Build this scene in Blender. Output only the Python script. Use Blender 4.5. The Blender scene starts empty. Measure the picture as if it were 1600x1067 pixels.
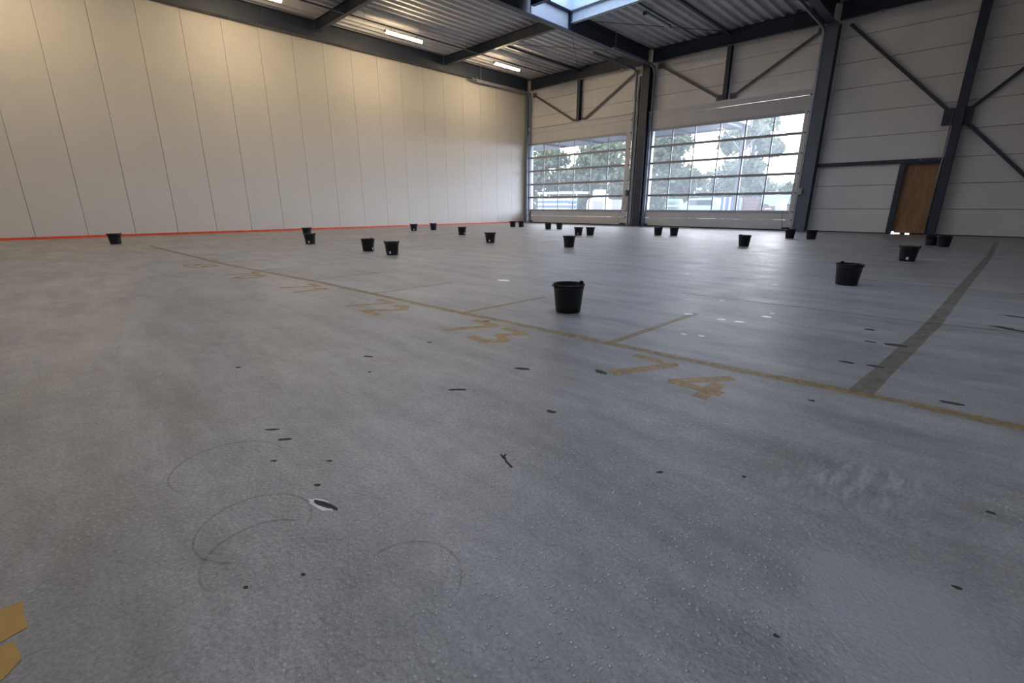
import bpy, bmesh, math, random
from math import pi, sin, cos, radians, sqrt
from mathutils import Vector, Matrix
random.seed(7)
S = bpy.context.scene
C = S.collection

# ------------------------------------------------------------------ camera
cam = bpy.data.cameras.new('camera'); cam.lens = 16.30; cam.sensor_width = 36; cam.clip_end = 400
co = bpy.data.objects.new('camera', cam); C.objects.link(co)
co.location = (0, 0, 1.0); co.rotation_euler = (radians(90 - 16.27), 0, radians(44.5))
S.camera = co

# ------------------------------------------------------------------ world, sun, exposure
SUN = Vector((-0.05, 0.95, 0.26)).normalized()
w = bpy.data.worlds.new('sky'); S.world = w; w.use_nodes = True
nt = w.node_tree; nt.nodes.clear()
N = nt.nodes.new; L = nt.links.new
tc = N('ShaderNodeTexCoord')
dot = N('ShaderNodeVectorMath'); dot.operation = 'DOT_PRODUCT'; dot.inputs[1].default_value = SUN
L(tc.outputs['Generated'], dot.inputs[0])
cl = N('ShaderNodeMath'); cl.operation = 'MAXIMUM'; cl.inputs[1].default_value = 0.0; L(dot.outputs['Value'], cl.inputs[0])
p1 = N('ShaderNodeMath'); p1.operation = 'POWER'; p1.inputs[1].default_value = 60; L(cl.outputs[0], p1.inputs[0])
p2 = N('ShaderNodeMath'); p2.operation = 'POWER'; p2.inputs[1].default_value = 6; L(cl.outputs[0], p2.inputs[0])
HAZE = Vector((0.62, 0.76, 0.20)).normalized()            # bright haze bank to the right of the sun
dot2 = N('ShaderNodeVectorMath'); dot2.operation = 'DOT_PRODUCT'; dot2.inputs[1].default_value = HAZE; L(tc.outputs['Generated'], dot2.inputs[0])
cl2 = N('ShaderNodeMath'); cl2.operation = 'MAXIMUM'; cl2.inputs[1].default_value = 0.0; L(dot2.outputs['Value'], cl2.inputs[0])
p3 = N('ShaderNodeMath'); p3.operation = 'POWER'; p3.inputs[1].default_value = 14; L(cl2.outputs[0], p3.inputs[0])
h1 = N('ShaderNodeMixRGB'); h1.blend_type = 'MULTIPLY'; h1.inputs['Fac'].default_value = 1; h1.inputs[1].default_value = (1.9, 2.15, 2.7, 1); L(p3.outputs[0], h1.inputs[2])
sep = N('ShaderNodeSeparateXYZ'); L(tc.outputs['Generated'], sep.inputs[0])
ramp = N('ShaderNodeValToRGB'); L(sep.outputs['Z'], ramp.inputs[0])
ramp.color_ramp.elements[0].position = 0.0; ramp.color_ramp.elements[0].color = (0.92, 0.94, 0.98, 1)
ramp.color_ramp.elements[1].position = 0.9; ramp.color_ramp.elements[1].color = (0.62, 0.72, 0.90, 1)
m1 = N('ShaderNodeMixRGB'); m1.blend_type = 'ADD'; m1.inputs['Fac'].default_value = 1; L(ramp.outputs[0], m1.inputs[1])
g1 = N('ShaderNodeMixRGB'); g1.blend_type = 'MULTIPLY'; g1.inputs['Fac'].default_value = 1
g1.inputs[1].default_value = (1.0, 0.80, 0.66, 1); cb = N('ShaderNodeMath'); cb.operation = 'MULTIPLY_ADD'
cb.inputs[1].default_value = 0.6; L(p1.outputs[0], cb.inputs[0])
cc = N('ShaderNodeMath'); cc.operation = 'MULTIPLY'; cc.inputs[1].default_value = 0.4; L(p2.outputs[0], cc.inputs[0])
L(cc.outputs[0], cb.inputs[2]); L(cb.outputs[0], g1.inputs[2]); L(g1.outputs[0], m1.inputs[2])
bg = N('ShaderNodeBackground'); bg.inputs['Strength'].default_value = 2.5; m2 = N('ShaderNodeMixRGB'); m2.blend_type = 'ADD'; m2.inputs['Fac'].default_value = 1; L(m1.outputs[0], m2.inputs[1]); L(h1.outputs[0], m2.inputs[2]); L(m2.outputs[0], bg.inputs['Color'])
wo = N('ShaderNodeOutputWorld'); L(bg.outputs[0], wo.inputs['Surface'])
w.cycles.sampling_method = 'MANUAL'; w.cycles.sample_map_resolution = 1024

S.view_settings.view_transform = 'Standard'; S.view_settings.look = 'None'
S.view_settings.exposure = 1.65; S.view_settings.gamma = 1.0; S.view_settings.use_curve_mapping = False
cy = S.cycles
cy.use_denoising = True; cy.max_bounces = 10; cy.diffuse_bounces = 6; cy.glossy_bounces = 4
cy.transparent_max_bounces = 12; cy.transmission_bounces = 6
cy.caustics_reflective = False; cy.caustics_refractive = False; cy.sample_clamp_indirect = 8

def portal(name, loc, rot, sx, sy):
    l = bpy.data.lights.new(name, 'AREA'); l.shape = 'RECTANGLE'; l.size = sx; l.size_y = sy
    l.cycles.is_portal = True
    o = bpy.data.objects.new(name, l); C.objects.link(o); o.location = loc; o.rotation_euler = rot
    return o
portal('gate_portal', (-17.35, 23.02, 2.7), (radians(-90), 0, 0), 6.7, 3.95)
portal('gate_portal', (-9.2, 23.02, 2.7), (radians(-90), 0, 0), 6.6, 3.95)
for sy_ in (15.2, 5.4):
    portal('skylight_portal', (-9.1, sy_, 8.62), (0, 0, 0), 7.0, 2.1)
for sy_ in (5.4,):
    portal('skylight_portal', (-1.45, sy_, 8.62), (0, 0, 0), 7.0, 2.1)

LAMP_EMIT = 46.0      # brightness of the tube covers

# ------------------------------------------------------------------ materials
def mat(name, col, rough=0.6, metal=0.0, var=0.12, scale=3.0, bump=0.0, bscale=60.0, spec=0.5, stretch=None, dirt=None):
    m = bpy.data.materials.new(name); m.use_nodes = True; t = m.node_tree; b = t.nodes['Principled BSDF']
    b.inputs['Roughness'].default_value = rough; b.inputs['Metallic'].default_value = metal
    b.inputs['Specular IOR Level'].default_value = spec
    tc = t.nodes.new('ShaderNodeTexCoord'); mp = t.nodes.new('ShaderNodeMapping')
    if stretch: mp.inputs['Scale'].default_value = stretch
    t.links.new(tc.outputs['Object'], mp.inputs[0])
    n = t.nodes.new('ShaderNodeTexNoise'); n.inputs['Scale'].default_value = scale; n.inputs['Detail'].default_value = 5
    t.links.new(mp.outputs[0], n.inputs['Vector'])
    r = t.nodes.new('ShaderNodeValToRGB'); t.links.new(n.outputs['Fac'], r.inputs[0])
    r.color_ramp.elements[0].position = 0.3; r.color_ramp.elements[1].position = 0.7
    r.color_ramp.elements[0].color = [c * (1 - var) for c in col] + [1]
    r.color_ramp.elements[1].color = [min(1, c * (1 + var)) for c in col] + [1]
    if dirt: r.color_ramp.elements[0].color = list(dirt) + [1]
    t.links.new(r.outputs[0], b.inputs['Base Color'])
    if bump:
        n2 = t.nodes.new('ShaderNodeTexNoise'); n2.inputs['Scale'].default_value = bscale; n2.inputs['Detail'].default_value = 3
        t.links.new(mp.outputs[0], n2.inputs['Vector'])
        bp = t.nodes.new('ShaderNodeBump'); bp.inputs['Strength'].default_value = bump; bp.inputs['Distance'].default_value = 0.01
        t.links.new(n2.outputs['Fac'], bp.inputs['Height']); t.links.new(bp.outputs[0], b.inputs['Normal'])
    return m

def emis(name, col, s):
    m = bpy.data.materials.new(name); m.use_nodes = True; t = m.node_tree; t.nodes.clear()
    e = t.nodes.new('ShaderNodeEmission'); e.inputs[0].default_value = list(col) + [1]; e.inputs[1].default_value = s
    o = t.nodes.new('ShaderNodeOutputMaterial'); t.links.new(e.outputs[0], o.inputs[0]); return m

M = {}
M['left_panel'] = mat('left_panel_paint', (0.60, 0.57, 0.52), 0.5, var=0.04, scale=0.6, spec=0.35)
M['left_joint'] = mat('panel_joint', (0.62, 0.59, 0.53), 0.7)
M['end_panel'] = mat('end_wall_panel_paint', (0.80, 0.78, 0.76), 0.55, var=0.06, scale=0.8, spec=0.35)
M['joint_dark'] = mat('joint_dark', (0.05, 0.05, 0.055), 0.8)
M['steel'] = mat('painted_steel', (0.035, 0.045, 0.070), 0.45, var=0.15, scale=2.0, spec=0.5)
M['steel_light'] = mat('grey_and_skylit_steel', (0.34, 0.38, 0.43), 0.5, var=0.08, scale=2.0)  # grey parts; also skylight glow put into one cross beam and the girder plate
M['rail_light'] = mat('rail_grey', (0.30, 0.34, 0.41), 0.5, var=0.05)
M['steel_mid'] = mat('painted_steel_mid', (0.12, 0.14, 0.18), 0.5, var=0.06, scale=2)
M['galv'] = mat('galvanised_steel', (0.30, 0.32, 0.35), 0.38, metal=0.75, var=0.2, scale=14)
M['galv_dark'] = mat('galvanised_rail', (0.19, 0.22, 0.275), 0.5, metal=0.2, var=0.06, scale=3)
M['deck'] = mat('roof_deck', (0.50, 0.50, 0.50), 0.5, metal=0.1, var=0.1, scale=1.5)
M['roof_top'] = mat('roof_slab', (0.2, 0.2, 0.2), 0.9)
M['gate'] = mat('gate_panel_paint', (0.62, 0.61, 0.61), 0.45, var=0.05, scale=1.2)
M['gate_bar'] = mat('gate_aluminium', (0.40, 0.41, 0.45), 0.5, metal=0.1, var=0.06, scale=4)
M['rubber'] = mat('rubber', (0.02, 0.02, 0.022), 0.8)
M['reveal'] = mat('white_reveal', (0.85, 0.86, 0.88), 0.6, var=0.03)
M['bucket'] = mat('bucket_plastic', (0.006, 0.007, 0.011), 0.42, var=0.3, scale=8, spec=0.4)
M['sticker'] = mat('sticker_white', (0.75, 0.75, 0.76), 0.5, var=0.05)
M['orange'] = mat('orange_strip', (0.62, 0.085, 0.03), 0.5, var=0.25, scale=5)
M['wood'] = mat('door_plywood', (0.36, 0.185, 0.085), 0.55, var=0.28, scale=3.0, stretch=(6, 6, 0.6))
M['white_plastic'] = mat('white_plastic', (0.72, 0.73, 0.75), 0.4, var=0.03)
M['skylight_white'] = mat('skylight_curb_white', (0.36, 0.42, 0.50), 0.5, var=0.04)
M['tube'] = emis('tube_cover_lit', (1.0, 0.77, 0.48), LAMP_EMIT)
M['tube_fill'] = emis('tube_cover_fill', (0.95, 0.95, 1.0), LAMP_EMIT * 0.40)  # emission of the added fill lamps
M['tube_off'] = mat('tube_cover_off', (0.42, 0.44, 0.48), 0.3, var=0.04)
M['chip'] = mat('floor_hole_mastic', (0.030, 0.024, 0.018), 0.8, var=0.4, scale=40)
M['chip_edge'] = mat('floor_hole_rim', (0.62, 0.61, 0.62), 0.6, var=0.2, scale=40)
M['white_filler'] = mat('white_filler', (0.86, 0.86, 0.86), 0.4, var=0.05)
M['yard'] = mat('yard_concrete', (0.20, 0.20, 0.195), 0.8, var=0.2, scale=0.6)
M['bark'] = mat('bark', (0.10, 0.085, 0.07), 0.9, var=0.3, scale=6)
M['leaf_a'] = mat('leaf_olive', (0.085, 0.105, 0.055), 0.6, var=0.45, scale=0.8)
M['leaf_b'] = mat('leaf_grey_green', (0.10, 0.125, 0.085), 0.6, var=0.4, scale=0.8)
M['leaf_c'] = mat('leaf_autumn', (0.27, 0.19, 0.09), 0.6, var=0.4, scale=0.8)
M['canopy'] = mat('canopy_metal', (0.16, 0.155, 0.18), 0.55, var=0.1)
M['blue'] = mat('blue_paint', (0.06, 0.13, 0.36), 0.5, var=0.15)
M['white'] = mat('white_paint', (0.55, 0.57, 0.60), 0.5, var=0.05)
M['brick'] = mat('brown_timber', (0.14, 0.085, 0.065), 0.8, var=0.3, scale=5)
M['pale_blue'] = mat('pale_blue_paint', (0.30, 0.38, 0.46), 0.5, var=0.05)
M['dark_glass'] = mat('dark_glass', (0.02, 0.025, 0.03), 0.1)
M['lilac'] = mat('lilac_board', (0.42, 0.41, 0.56), 0.6, var=0.04)
M['cabinet'] = mat('grey_cabinet', (0.34, 0.33, 0.33), 0.6, var=0.08)
M['green'] = mat('green_paint', (0.10, 0.17, 0.13), 0.5, var=0.2)

def leafmat(m):
    t = m.node_tree; b = t.nodes['Principled BSDF']; out = t.nodes['Material Output']
    tr = t.nodes.new('ShaderNodeBsdfTranslucent'); mx = t.nodes.new('ShaderNodeMixShader'); mx.inputs[0].default_value = 0.3
    src = b.inputs['Base Color'].links[0].from_socket
    t.links.new(src, tr.inputs['Color']); t.links.new(b.outputs[0], mx.inputs[1]); t.links.new(tr.outputs[0], mx.inputs[2])
    t.links.new(mx.outputs[0], out.inputs['Surface'])
for k in ('leaf_a', 'leaf_b', 'leaf_c'): leafmat(M[k])

def panemat(name, tint, milky):
    m = bpy.data.materials.new(name); m.use_nodes = True; t = m.node_tree; t.nodes.clear()
    tr = t.nodes.new('ShaderNodeBsdfTransparent'); tr.inputs[0].default_value = list(tint) + [1]
    tl = t.nodes.new('ShaderNodeBsdfTranslucent'); tl.inputs[0].default_value = (0.85, 0.92, 1.0, 1)
    gl = t.nodes.new('ShaderNodeBsdfGlossy'); gl.inputs['Roughness'].default_value = 0.04
    a = t.nodes.new('ShaderNodeMixShader'); a.inputs[0].default_value = milky
    t.links.new(tr.outputs[0], a.inputs[1]); t.links.new(tl.outputs[0], a.inputs[2])
    f = t.nodes.new('ShaderNodeFresnel'); f.inputs['IOR'].default_value = 1.3
    ge = t.nodes.new('ShaderNodeNewGeometry'); inv = t.nodes.new('ShaderNodeMath'); inv.operation = 'SUBTRACT'; inv.inputs[0].default_value = 1.0
    t.links.new(ge.outputs['Backfacing'], inv.inputs[1]); mu = t.nodes.new('ShaderNodeMath'); mu.operation = 'MULTIPLY'
    t.links.new(f.outputs[0], mu.inputs[0]); t.links.new(inv.outputs[0], mu.inputs[1])
    b = t.nodes.new('ShaderNodeMixShader'); t.links.new(mu.outputs[0], b.inputs[0])
    t.links.new(a.outputs[0], b.inputs[1]); t.links.new(gl.outputs[0], b.inputs[2])
    o = t.nodes.new('ShaderNodeOutputMaterial'); t.links.new(b.outputs[0], o.inputs[0]); return m
M['pane'] = panemat('gate_pane_acrylic', (0.92, 0.94, 0.97), 0.05)
M['sky_pane'] = panemat('skylight_pane_opal', (0.86, 0.89, 0.93), 0.30)

# worn floor paint: the paint has gone where the noise is low
def paintmat(name, col, wear, scale, soft=0.12, amax=0.95):
    m = bpy.data.materials.new(name); m.use_nodes = True; t = m.node_tree; b = t.nodes['Principled BSDF']; out = t.nodes['Material Output']
    b.inputs['Roughness'].default_value = 0.42
    tc = t.nodes.new('ShaderNodeTexCoord')
    n = t.nodes.new('ShaderNodeTexNoise'); n.inputs['Scale'].default_value = scale; n.inputs['Detail'].default_value = 8; n.inputs['Roughness'].default_value = 0.7
    t.links.new(tc.outputs['Object'], n.inputs['Vector'])
    r = t.nodes.new('ShaderNodeValToRGB'); r.color_ramp.elements[0].position = wear - soft; r.color_ramp.elements[1].position = wear + soft
    r.color_ramp.elements[0].color = (0.12, 0.12, 0.12, 1); r.color_ramp.elements[1].color = (amax, amax, amax, 1)
    t.links.new(n.outputs['Fac'], r.inputs[0])
    c = t.nodes.new('ShaderNodeMixRGB'); c.inputs[1].default_value = [v * 0.72 for v in col] + [1]; c.inputs[2].default_value = list(col) + [1]
    n2 = t.nodes.new('ShaderNodeTexNoise'); n2.inputs['Scale'].default_value = scale * 2.3; t.links.new(tc.outputs['Object'], n2.inputs['Vector'])
    t.links.new(n2.outputs['Fac'], c.inputs[0]); t.links.new(c.outputs[0], b.inputs['Base Color'])
    tr = t.nodes.new('ShaderNodeBsdfTransparent'); mx = t.nodes.new('ShaderNodeMixShader')
    t.links.new(r.outputs[0], mx.inputs[0]); t.links.new(tr.outputs[0], mx.inputs[1]); t.links.new(b.outputs[0], mx.inputs[2])
    t.links.new(mx.outputs[0], out.inputs['Surface']); return m
M['paint'] = paintmat('yellow_paint_worn', (0.40, 0.27, 0.09), 0.51, 16.0, 0.20)
M['paint_faint'] = paintmat('yellow_paint_faint', (0.40, 0.31, 0.17), 0.54, 11.0, 0.2, 0.55)
M['paint_digit'] = paintmat('orange_paint_worn', (0.50, 0.30, 0.10), 0.47, 13.0, 0.22, 0.90)
M['paint_wide'] = paintmat('olive_paint_worn', (0.17, 0.15, 0.085), 0.48, 9.0, 0.25, 0.72)
M['scuff'] = paintmat('scuff_mark', (0.12, 0.105, 0.085), 0.55, 14.0, 0.2, 0.38)
M['paint_fresh'] = paintmat('yellow_paint', (0.50, 0.27, 0.035), 0.33, 9.0, 0.1)

def floormat():
    m = bpy.data.materials.new('coated_concrete_floor'); m.use_nodes = True; t = m.node_tree; b = t.nodes['Principled BSDF']
    def nd(k, **a):
        n = t.nodes.new(k)
        for q, v in a.items(): setattr(n, q, v)
        return n
    lk = t.links.new
    tc = nd('ShaderNodeTexCoord')
    def noise(scale, detail=5, rough=0.55, st=None, rot=0):
        mp = nd('ShaderNodeMapping')
        if st: mp.inputs['Scale'].default_value = st
        mp.inputs['Rotation'].default_value = (0, 0, rot)
        lk(tc.outputs['Object'], mp.inputs[0])
        n = nd('ShaderNodeTexNoise'); n.inputs['Scale'].default_value = scale; n.inputs['Detail'].default_value = detail
        n.inputs['Roughness'].default_value = rough; lk(mp.outputs[0], n.inputs['Vector']); return n.outputs['Fac']
    def ramp(src, p0, c0, p1, c1):
        r = nd('ShaderNodeValToRGB'); r.color_ramp.elements[0].position = p0; r.color_ramp.elements[1].position = p1
        r.color_ramp.elements[0].color = list(c0) + [1]; r.color_ramp.elements[1].color = list(c1) + [1]
        lk(src, r.inputs[0]); return r.outputs[0]
    def mix(a, c, f, mode='MIX'):
        x = nd('ShaderNodeMixRGB', blend_type=mode)
        for s_, v in ((1, a), (2, c)):
            if isinstance(v, tuple): x.inputs[s_].default_value = list(v) + [1]
            else: lk(v, x.inputs[s_])
        if isinstance(f, float): x.inputs[0].default_value = f
        else: lk(f, x.inputs[0])
        return x.outputs[0]
    def blob(cx, cyy, r0, r1, sx=1.0, ang=0.0):      # a stain with an outline of its own
        mp = nd('ShaderNodeMapping', vector_type='TEXTURE'); mp.inputs['Location'].default_value = (cx, cyy, 0)
        mp.inputs['Rotation'].default_value = (0, 0, ang); mp.inputs['Scale'].default_value = (sx, 1, 1)
        lk(tc.outputs['Object'], mp.inputs[0])
        n = nd('ShaderNodeTexNoise'); n.inputs['Scale'].default_value = 4.0; n.inputs['Detail'].default_value = 6; lk(tc.outputs['Object'], n.inputs['Vector'])
        ln = nd('ShaderNodeVectorMath', operation='LENGTH'); lk(mp.outputs[0], ln.inputs[0])
        ad = nd('ShaderNodeMath', operation='MULTIPLY_ADD'); ad.inputs[1].default_value = 0.5; lk(n.outputs['Fac'], ad.inputs[0]); lk(ln.outputs['Value'], ad.inputs[2])
        mr = nd('ShaderNodeMapRange'); mr.inputs['From Min'].default_value = r1 + 0.25; mr.inputs['From Max'].default_value = r0 + 0.25
        mr.inputs['To Min'].default_value = 0; mr.inputs['To Max'].default_value = 1; lk(ad.outputs[0], mr.inputs['Value']); return mr.outputs[0]
    base = ramp(noise(0.55, 6, 0.6), 0.32, (0.235, 0.224, 0.216), 0.68, (0.325, 0.311, 0.300))
    base = mix(base, ramp(noise(1.6, 6, 0.65, st=(0.5, 2.2, 1), rot=0.15), 0.38, (0.72, 0.72, 0.72), 0.62, (1.13, 1.13, 1.13)), 0.85, 'MULTIPLY')
    base = mix(base, ramp(noise(2.6, 8, 0.72, st=(0.6, 1.5, 1), rot=0.3), 0.50, (1, 1, 1), 0.66, (0.84, 0.835, 0.83)), 0.9, 'MULTIPLY')
    base = mix(base, ramp(noise(9, 6, 0.7), 0.35, (0.84, 0.84, 0.86), 0.65, (1.10, 1.10, 1.09)), 0.7, 'MULTIPLY')
    base = mix(base, ramp(noise(75, 4, 0.7), 0.35, (0.70, 0.70, 0.70), 0.65, (1.24, 1.24, 1.24)), 0.8, 'MULTIPLY')
    # smoother lighter patch and the scuffed area, both worn spots of the coating
    smooth = blob(0.06, 1.34, 0.16, 0.30, 1.0, 0.4)
    base = mix(base, (0.30, 0.30, 0.302), smooth)
    sc = nd('ShaderNodeMath', operation='MULTIPLY'); lk(blob(-0.14, 2.0, 0.12, 0.34, 1.0, 0.5), sc.inputs[0])
    lk(ramp(noise(16, 7, 0.75, st=(1.7, 0.4, 1), rot=0.0), 0.47, (0, 0, 0), 0.60, (1, 1, 1)), sc.inputs[1])
    base = mix(base, (0.335, 0.335, 0.34), sc.outputs[0])
    # raised grit showing as pale dots, only in patches
    vo = nd('ShaderNodeTexVoronoi'); vo.inputs['Scale'].default_value = 58; lk(tc.outputs['Object'], vo.inputs['Vector'])
    grit = ramp(vo.outputs['Distance'], 0.16, (1, 1, 1), 0.34, (0, 0, 0))
    vc = nd('ShaderNodeSeparateColor'); lk(vo.outputs['Color'], vc.inputs[0])
    pick = ramp(vc.outputs[0], 0.40, (0, 0, 0), 0.50, (1, 1, 1))
    patch = ramp(noise(1.3, 4, 0.6), 0.42, (0.05, 0.05, 0.05), 0.60, (0.45, 0.45, 0.45))
    patch = mix(patch, blob(-0.62, 1.02, 0.25, 0.85, 1.15, 0.7), 1.0, 'LIGHTEN'); ns = nd('ShaderNodeMath', operation='SUBTRACT'); ns.inputs[0].default_value = 1.0; lk(smooth, ns.inputs[1]); patch = mix(patch, ns.outputs[0], 1.0, 'MULTIPLY')
    g = mix(grit, pick, 1.0, 'MULTIPLY'); g = mix(g, patch, 1.0, 'MULTIPLY')
    base = mix(base, (0.50, 0.50, 0.50), g)
    lk(base, b.inputs['Base Color'])
    lk(ramp(noise(2.2, 5, 0.6), 0.3, (0.33, 0.33, 0.33), 0.7, (0.47, 0.47, 0.47)), b.inputs['Roughness'])
    b.inputs['Specular IOR Level'].default_value = 0.60
    hsum = nd('ShaderNodeMath', operation='MULTIPLY_ADD'); lk(noise(70, 3, 0.6), hsum.inputs[0]); hsum.inputs[1].default_value = 1.0
    lk(g, hsum.inputs[2])
    bp = nd('ShaderNodeBump'); bp.inputs['Strength'].default_value = 0.9; bp.inputs['Distance'].default_value = 0.004; lk(hsum.outputs[0], bp.inputs['Height'])
    bp2 = nd('ShaderNodeBump'); bp2.inputs['Strength'].default_value = 0.25; bp2.inputs['Distance'].default_value = 0.02
    lk(noise(7, 4, 0.6), bp2.inputs['Height']); lk(bp.outputs[0], bp2.inputs['Normal'])
    lk(bp2.outputs[0], b.inputs['Normal'])
    return m
M['floor'] = floormat()

# ------------------------------------------------------------------ helpers
def obj(name, bm, m, parent=None, smooth=False):
    me = bpy.data.meshes.new(name)
    if smooth:
        for f in bm.faces: f.smooth = True
    bm.normal_update(); bm.to_mesh(me); bm.free()
    me.materials.append(m)
    o = bpy.data.objects.new(name, me); C.objects.link(o)
    if parent: o.parent = parent
    return o
def link(name, me, parent=None, loc=(0, 0, 0)):
    o = bpy.data.objects.new(name, me); C.objects.link(o); o.location = loc
    if parent: o.parent = parent
    return o
def empty(name, loc=(0, 0, 0), rz=0):
    o = bpy.data.objects.new(name, None); C.objects.link(o); o.location = loc; o.rotation_euler = (0, 0, rz); o.empty_display_size = 0.2
    return o
def thing(name, label, cat, loc=(0, 0, 0), rz=0, group=None):
    return tag(empty(name, loc, rz), label, cat, group)
def tag(o, label, cat, group=None):
    o['label'] = label; o['category'] = cat
    if group: o['group'] = group
    return o
def struct(o, label=None):
    o['kind'] = 'structure'
    if label: o['label'] = label
    return o
def box(bm, x0, x1, y0, y1, z0, z1):
    v = [bm.verts.new((x, y, z)) for z in (z0, z1) for y in (y0, y1) for x in (x0, x1)]
    for f in ((0, 2, 3, 1), (4, 5, 7, 6), (0, 1, 5, 4), (2, 6, 7, 3), (0, 4, 6, 2), (1, 3, 7, 5)):
        bm.faces.new([v[i] for i in f])
def bx(*a):
    bm = bmesh.new(); box(bm, *a); return bm
def bev(bm, w_=0.01, seg=1):
    bmesh.ops.bevel(bm, geom=bm.edges[:], offset=w_, segments=seg, affect='EDGES'); return bm
def bar(bm, a, b, w_, h_, up=Vector((0, 0, 1))):          # a rectangular bar from a to b
    a = Vector(a); b = Vector(b); d = (b - a).normalized()
    if abs(d.dot(up)) > 0.99: up = Vector((0, 1, 0))
    s = d.cross(up).normalized(); u = s.cross(d).normalized()
    vs = []
    for p in (a, b):
        for i, j in ((-1, -1), (1, -1), (1, 1), (-1, 1)):
            vs.append(bm.verts.new(p + s * i * w_ / 2 + u * j * h_ / 2))
    for i in range(4): bm.faces.new((vs[i], vs[(i + 1) % 4], vs[4 + (i + 1) % 4], vs[4 + i]))
    bm.faces.new(vs[3::-1]); bm.faces.new(vs[4:])
def tube(bm, pts, r, n=8, cap=True):
    rings = []
    for i, p in enumerate(pts):
        p = Vector(p); d = (Vector(pts[min(i + 1, len(pts) - 1)]) - Vector(pts[max(i - 1, 0)])).normalized()
        up = Vector((0, 0, 1)) if abs(d.z) < 0.95 else Vector((0, 1, 0))
        s = d.cross(up).normalized(); u = s.cross(d)
        rr = r[i] if isinstance(r, (list, tuple)) else r
        rings.append([bm.verts.new(p + (s * cos(2 * pi * k / n) + u * sin(2 * pi * k / n)) * rr) for k in range(n)])
    for A, B in zip(rings, rings[1:]):
        for k in range(n): bm.faces.new((A[k], A[(k + 1) % n], B[(k + 1) % n], B[k]))
    if cap: bm.faces.new(rings[0][::-1]); bm.faces.new(rings[-1])
def lathe(bm, prof, n=32, cx=0, cyy=0):
    rings = []
    for r, z in prof:
        rings.append([bm.verts.new((cx + r * cos(2 * pi * k / n), cyy + r * sin(2 * pi * k / n), z)) for k in range(n)] if r > 1e-5 else [bm.verts.new((cx, cyy, z))])
    for A, B in zip(rings, rings[1:]):
        for k in range(n):
            a = A[k % len(A)]; b_ = A[(k + 1) % n % len(A)]; c = B[(k + 1) % n % len(B)]; d = B[k % len(B)]
            vs = []
            for v in (a, b_, c, d):
                if v not in vs: vs.append(v)
            if len(vs) > 2: bm.faces.new(vs)
def sweep_rect(bm, pts, w_, h_, xdir=Vector((1, 0, 0))):   # constant rectangle along a path in a plane normal to xdir
    rings = []
    for i, p in enumerate(pts):
        p = Vector(p); d = (Vector(pts[min(i + 1, len(pts) - 1)]) - Vector(pts[max(i - 1, 0)])).normalized()
        u = d.cross(xdir).normalized()
        rings.append([bm.verts.new(p + xdir * i_ * w_ / 2 + u * j * h_ / 2) for i_, j in ((-1, -1), (1, -1), (1, 1), (-1, 1))])
    for A, B in zip(rings, rings[1:]):
        for k in range(4): bm.faces.new((A[k], A[(k + 1) % 4], B[(k + 1) % 4], B[k]))
    bm.faces.new(rings[0][::-1]); bm.faces.new(rings[-1])

WX = -21.0; D = 22.77; ZT = 8.15
# ------------------------------------------------------------------ floor
FX0, FX1, FY0, FY1 = -21.3, 10.6, -14.3, 23.0
fl = struct(obj('floor', bx(FX0, FX1, FY0, FY1, -0.2, 0.0), M['floor']))
def ribbon(pts, w_, z0=0.0, z1=0.0012, jit=0.0):
    bm = bmesh.new(); A = []
    rnd = random.Random(len(pts) * 31 + int(abs(pts[0][0]) * 100))
    P = []
    for (x0, y0), (x1, y1) in zip(pts, pts[1:]):
        n = max(1, int(math.hypot(x1 - x0, y1 - y0) / 0.25))
        for k in range(n): P.append((x0 + (x1 - x0) * k / n, y0 + (y1 - y0) * k / n))
    P.append(pts[-1])
    for i, (x, y) in enumerate(P):
        d = Vector((P[min(i + 1, len(P) - 1)][0] - P[max(i - 1, 0)][0], P[min(i + 1, len(P) - 1)][1] - P[max(i - 1, 0)][1])).normalized()
        n = Vector((-d.y, d.x)); h = w_ / 2 * (1 + rnd.uniform(-jit, jit))
        A.append([bm.verts.new((x + n.x * s * h, y + n.y * s * h, z)) for s, z in ((-1, z0), (-1, z1), (1, z1), (1, z0))])
    for a, b in zip(A, A[1:]):
        for k in range(3): bm.faces.new((a[k], a[k + 1], b[k + 1], b[k]))
    return bm
def paint(name, bm, m, label=None):
    o = obj(name, bm, M[m], fl)
    if label: o['label'] = label
    return o
LINE = [(-15.5, 2.16), (-13.1, 2.24), (-9.53, 2.36), (-7.9, 2.52), (-6.36, 2.66), (-4.7, 2.74), (-3.56, 2.80), (-2.61, 2.88), (-1.78, 2.93), (-0.92, 2.99), (-0.43, 3.05), (-0.14, 3.08), (0.33, 3.09), (1.6, 3.14)]
def line_y(x):
    for (x0, y0), (x1, y1) in zip(LINE, LINE[1:]):
        if x0 <= x <= x1: return y0 + (y1 - y0) * (x - x0) / (x1 - x0)
    return LINE[0][1]
paint('line_edge', ribbon(LINE, 0.105, z1=0.0005, jit=0.2), 'paint_faint')
paint('painted_line', ribbon(LINE, 0.06, jit=0.12), 'paint', 'long worn yellow line crossing the floor')
paint('painted_line', ribbon([(-0.30, 3.06), (-0.13, 5.45), (-0.02, 8.1), (0.25, 14.0), (0.42, 20)], 0.105, z1=0.001, jit=0.08), 'paint_wide', 'wide olive line running to the end wall')
paint('painted_line', ribbon([(-2.4, 5.35), (-1.17, 5.42), (-0.21, 5.46), (0.5, 5.58), (1.5, 5.62)], 0.06, jit=0.1), 'paint_faint')
paint('painted_line', ribbon([(-1.4, 8.25), (-0.4, 8.1), (0.52, 8.13), (1.6, 8.2)], 0.08, jit=0.1), 'paint_faint')
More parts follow.
